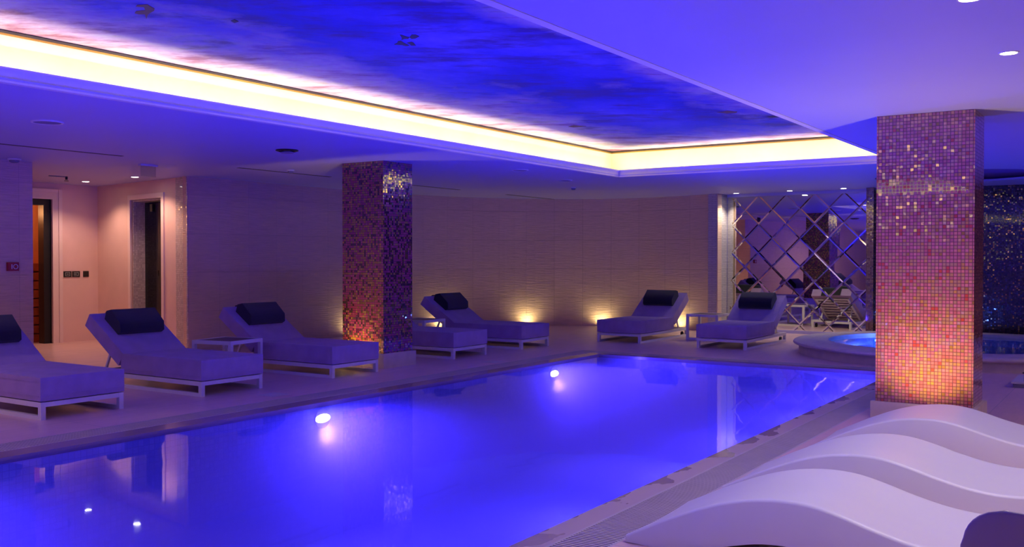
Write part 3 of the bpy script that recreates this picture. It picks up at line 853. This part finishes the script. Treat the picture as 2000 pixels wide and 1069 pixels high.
# ------------------------------------------------------------------ lights in the ceiling
WARM = (1.0, .78, .50)
def downlight(x, y, lab, r, energy, color, size=120, blend=.6, group=None, strength=22, z=H):
    e = empty('downlight', (x, y, z)); tag(e, lab, 'downlight', group)
    part('bezel', M['white_plastic'], e, lambda bm: lathe(bm, (0, 0, 0), [(r * .82, -.001), (r * .84, -.005), (r, -.005), (r * 1.02, 0), (r * .82, 0)], 28, True))
    part('lens', emis('downlight_lens', (1, .93, .80), strength), e, lambda bm: lathe(bm, (0, 0, 0), [(r * .83, -.002), (0, -.002)], 28))
    lamp('downlight_lamp', 'SPOT', energy, color, (0, 0, -.02), e, spot_size=R(size), spot_blend=blend, shadow_soft_size=.04)
    return e
for i, (x, y) in enumerate(((-6.60, 17.74), (-5.53, 17.62), (-4.54, 17.55))):
    downlight(x, y, ('leftmost of the three downlights above the diamond mirror', 'middle of the three downlights above the diamond mirror', 'rightmost of the three downlights above the diamond mirror')[i],
              .06, 38, (1, .84, .68), group='downlights above the mirror')
for x, y, lab in ((-14.42, 9.20, 'downlight in the alcove ceiling nearer the wall corner'), (-12.98, 9.10, 'downlight in the alcove ceiling above the steam room door')):
    downlight(x, y, lab, .065, 42, (1, .60, .42), 130, .6, 'downlights in the alcove')
for k, (x, y) in enumerate(((-.72, 6.57), (-.73, 5.10), (-.73, 3.55))):
    lab = 'round downlight in the ceiling at the right edge' if k == 0 else ('round downlight cut by the top edge of the photo' if k == 1 else 'round downlight above the right deck outside the top of the photo')
    downlight(x, y, lab,   .058, 36, (1, .84, .74), 150, .8, 'downlights above the right deck')
for x, y in ((-8.4, 2.4), (-8.4, -.4), (-10.6, 3.6), (-10.6, .6)):  # unseen downlights added to warm the left walls and floor
    downlight(x, y, 'added warm fill downlight above the left deck, out of view', .058, 34, (1, .62, .50), 150, .8, 'added fill downlights over the left deck')
for x, y in ((1.6, 12.5), (1.6, 9.5), (1.6, 6.5), (1.6, 3.5)):  # extra lamps out of view, added as warm fill from the right
    downlight(x, y, 'added warm fill downlight out of view above the side passage', .058, 42, (1, .70, .54), 150, .8, 'added fill downlights over the side passage')

def grille_disc(name, x, y, r, m, lab, cat_, dome=0.0):
    e = empty(name, (x, y, H)); tag(e, lab, cat_)
    part('rim', M['white_plastic'], e, lambda bm: lathe(bm, (0, 0, 0), [(r * .85, -.002), (r * .86, -.012), (r * .98, -.012), (r, .004), (r * .85, .004)], 32, True))
    part('grille', m, e, lambda bm: lathe(bm, (0, 0, 0), [(r * .86, -.008), (r * .4, -.008 - dome), (0, -.008 - dome)], 32))
grille_disc('ceiling_speaker', -8.43, 5.00, .14, M['grille'], 'round ceiling speaker above the nearest grey lounger', 'speaker')
grille_disc('ceiling_speaker', -7.41, 11.39, .12, M['grille'], 'faint round ceiling speaker right of the maroon column', 'speaker')
e = empty('air_valve', (-8.30, 7.82, H)); tag(e, 'dark round air valve in the ceiling left of the maroon column', 'air valve')
part('ring', M['black'], e, lambda bm: lathe(bm, (0, 0, 0), [(.10, .004), (.125, .004), (.13, -.012), (.105, -.02), (.095, -.01)], 32, True))
part('disc', M['grille'], e, lambda bm: lathe(bm, (0, 0, 0), [(.075, -.035), (.08, -.028), (.02, -.01), (.02, 0)], 32), smooth=40)
part('face', M['grille'], e, lambda bm: lathe(bm, (0, 0, 0), [(.075, -.035), (0, -.036)], 32))
grille_disc('air_valve', -7.77, 13.27, .11, M['black'], 'small dark round air valve near the far corner of the recess', 'air valve')
def detector(x, y, lab, r=.05):
    e = empty('smoke_detector', (x, y, H)); tag(e, lab, 'smoke detector')
    part('base', M['white_plastic'], e, lambda bm: lathe(bm, (0, 0, 0), [(r * 1.1, 0), (r * 1.1, -.012), (r * .9, -.018), (0, -.018)], 24))
    part('dome', M['grille'], e, lambda bm: lathe(bm, (0, 0, 0), [(r * .8, -.018), (r * .75, -.04), (r * .5, -.05), (0, -.052)], 24), smooth=40)
detector(-8.43, 14.67, 'small smoke detector on the ceiling near the far left lounger')
detector(-10.12, 9.60, 'small smoke detector on the ceiling beside the slot left of the maroon column')
detector(-11.90, 6.62, 'white smoke detector above the red call point wall', .075)
for y0, y1, lab in ((5.0, 7.17, 'thin air slot in the ceiling at the left edge'), (8.96, 10.75, 'thin air slot in the ceiling left of the maroon column'),
                    (12.3, 14.06, 'thin air slot in the ceiling right of the maroon column'), (15.6, 17.5, 'thin air slot in the ceiling above the curved wall')):
    b2 = bmesh.new(); box(b2, -10.50, -10.44, y0, y1, H - .004, H + .006)
    tag(obj('air_slot', b2, M['slot']), lab, 'air slot', 'air slots in the ceiling')
# hanging exit plate, sprinkler
e = empty('exit_sign', (-11.15, 8.02, H)); tag(e, 'faint clear plate hanging from the ceiling in front of the alcove', 'sign')
part('mount', M['white_plastic'], e, lambda bm: box(bm, -.03, .03, -.13, .13, -.02, 0), .003, 1)
part('plate', M['clear'], e, lambda bm: box(bm, -.004, .004, -.115, .115, -.16, -.02))
e = empty('sprinkler', (-13.79, 8.48, H)); tag(e, 'small dark sprinkler head on the alcove ceiling', 'sprinkler')
part('pipe', M['black'], e, lambda bm: (cyl(bm, (0, 0, -.05), .018, .054, 12), cyl(bm, (0, 0, -.07), .032, .008, 14)))
part('arm', M['grille'], e, lambda bm: box(bm, -.012, .012, -.28, -.02, -.014, -.002))

# ------------------------------------------------------------------ wall fittings
e = empty('fire_call_point', (-12.115, 6.70, 1.31)); tag(e, 'small red fire call point on the wall at the left edge', 'call point')
part('housing', M['red'], e, lambda bm: box(bm, -.010, .04, -.07, .07, -.055, .055), .006, 2)
def f(bm):
    lathe(bm, (0, 0, 0), [(.030, 0), (.033, 0), (.033, .002), (.024, .002), (.024, 0)], 20, True)
    for v in bm.verts: v.co = Vector((.040 + v.co.z, v.co.x + .025, v.co.y))
    box(bm, .040, .0425, -.03, -.018, -.03, .03)
part('flame_mark', M['white_plastic'], e, f)
for y, mark, lab in ((9.38, 1, 'black wall plate with a pale square mark, left one by the alcove door'), (9.535, 2, 'black wall plate with a pale square mark, middle of three in the alcove'), (9.72, 0, 'plain black wall switch plate nearest the alcove corner')):
    e = empty('wall_plate', (BKX, y, 1.15)); tag(e, lab, 'wall plate', 'black plates on the alcove wall')
    w = .07 if mark else .05
    part('plate', M['black'], e, lambda bm: box(bm, 0, .012, -w, w, -.05, .05), .002, 1)
    if mark:
        def f(bm):
            a, b_ = .042, .030
            box(bm, .012, .015, -a, a, b_ - .006, b_); box(bm, .012, .015, -a, a, -b_, -b_ + .006); box(bm, .012, .015, a - .007, a, -b_ + .006, b_ - .006)
            if mark == 1: box(bm, .012, .015, -a, -a + .006, -b_ + .006, b_ - .006); box(bm, .012, .015, -.02, .02, -.004, .004)
            else: box(bm, .012, .015, -a, .010, -.005, .005)
        part('mark', M['grille'] if False else mat('mark_grey', (.45, .5, .5), .4), e, f)

# ------------------------------------------------------------------ recessed floor uplights
def uplight(x, y, to, lab, energy, color, group, size=110, r=.055):
    e = empty('floor_uplight', (x, y, 0)); tag(e, lab, 'uplight', group)
    part('ring', M['steel'], e, lambda bm: lathe(bm, (0, 0, 0), [(r, 0), (r, .004), (r * .8, .006), (r * .78, 0)], 24, True))
    part('lens', emis('uplight_lens', (1, .85, .5), 14), e, lambda bm: lathe(bm, (0, 0, 0), [(r * .79, .002), (0, .002)], 24))
    lamp('uplight_lamp', 'SPOT', energy * .75, color, (0, 0, .02), e, spot_size=R(size), spot_blend=1.0, shadow_soft_size=.03, rot=aim((0, 0, 0), to))
YW = (1, .80, .38)
WG = 'floor uplights along the tiled wall'
for x, y, to, lab in ((-12.08, 13.0, (-.10, 0, 1), 'wall washing floor uplight hidden behind the maroon column edge'),
                      (-11.70, 15.20, (-.10, .04, 1), 'wall washing floor uplight behind the table right of the maroon column'),
                      (-10.78, 16.88, (-.07, .08, 1), 'wall washing floor uplight glowing behind the last lounger of the left row'),
                      (-9.53, 17.74, (-.04, .10, 1), 'wall washing floor uplight visible at the foot of the curved wall'),
                      (-7.85, 17.78, (0, .10, 1), 'wall washing floor uplight behind the lounger at the far left corner')):
    uplight(x, y, to, lab, 11, YW, WG, 172)
uplight(-8.55, 9.09, (0, .14, 1), 'floor uplight at the foot of the maroon mosaic column', 50, (1, .64, .16), 'floor uplights at the columns')
uplight(-1.58, 8.42, (0, .12, 1), 'floor uplight at the foot of the rose mosaic column', 118, (1, .72, .16), 'floor uplights at the columns', 140)

# ------------------------------------------------------------------ LED strips in the cove
CW = (1.0, .90, .58)
strip = empty('cove_led_strip', (0, 0, 0)); tag(strip, 'warm light strip hidden behind the cornice of the ceiling recess', 'light strip')
sx0, sx1, sy0, sy1 = RX0 - .06, RX1 + .06, RY0 - .06, RY1 + .06
CP = 3.0
for x, tilt in ((sx0, -1), (sx1, 1)):
    L_ = sy1 - sy0
    lamp('led_strip', 'AREA', CP * L_, CW, (x, (sy0 + sy1) / 2, LZ - .045), strip, shape='RECTANGLE', size=.03, size_y=L_, rot=(PI, tilt * .35, 0))
for y, tilt in ((sy0, -1), (sy1, 1)):
    L_ = sx1 - sx0
    lamp('led_strip', 'AREA', CP * L_, CW, ((sx0 + sx1) / 2, y, LZ - .045), strip, shape='RECTANGLE', size=L_, size_y=.03, rot=(PI - tilt * .34, 0, 0))
bm = bmesh.new(); ring_sweep(bm, [(.045, H + .042), (.075, H + .042), (.075, H + .05), (.045, H + .05)], RX0, RX1, RY0, RY1, True)
obj('tape', bm, emis('led_tape', (1, .85, .5), 3), strip)
lamp('sauna_lamp', 'POINT', 10, (1, .45, .18), (-15.8, 8.6, 2.2), None, shadow_soft_size=.1)
lamp('steam_room_lamp', 'POINT', 3, (1, .75, .55), (SP(1.0, 1.3).x, SP(1.0, 1.3).y, 2.3), None, shadow_soft_size=.1)

# ------------------------------------------------------------------ world, camera, view
w = bpy.data.worlds.new('World'); S.world = w; w.use_nodes = True
w.node_tree.nodes['Background'].inputs[0].default_value = (.02, .015, .03, 1)
w.node_tree.nodes['Background'].inputs[1].default_value = .2
cam = bpy.data.cameras.new('camera'); co = bpy.data.objects.new('camera', cam); C.objects.link(co)
co.location = (0, 0, 1.41)
cam.sensor_width = 36; cam.lens = 1874.6 / 2000 * 36
pit, yaw = .0153, .5854
co.rotation_euler = (PI / 2 - pit, 0, yaw)
cam.clip_start = .05; cam.clip_end = 100
S.camera = co
S.view_settings.view_transform = 'Standard'; S.view_settings.look = 'None'
S.view_settings.gamma = 1; S.view_settings.use_curve_mapping = False
S.view_settings.exposure = 0.48
cy = S.cycles
cy.use_denoising = True
cy.max_bounces = 7; cy.diffuse_bounces = 4; cy.glossy_bounces = 3; cy.transmission_bounces = 4; cy.transparent_max_bounces = 12
cy.caustics_reflective = False; cy.caustics_refractive = False
cy.sample_clamp_indirect = 4.0
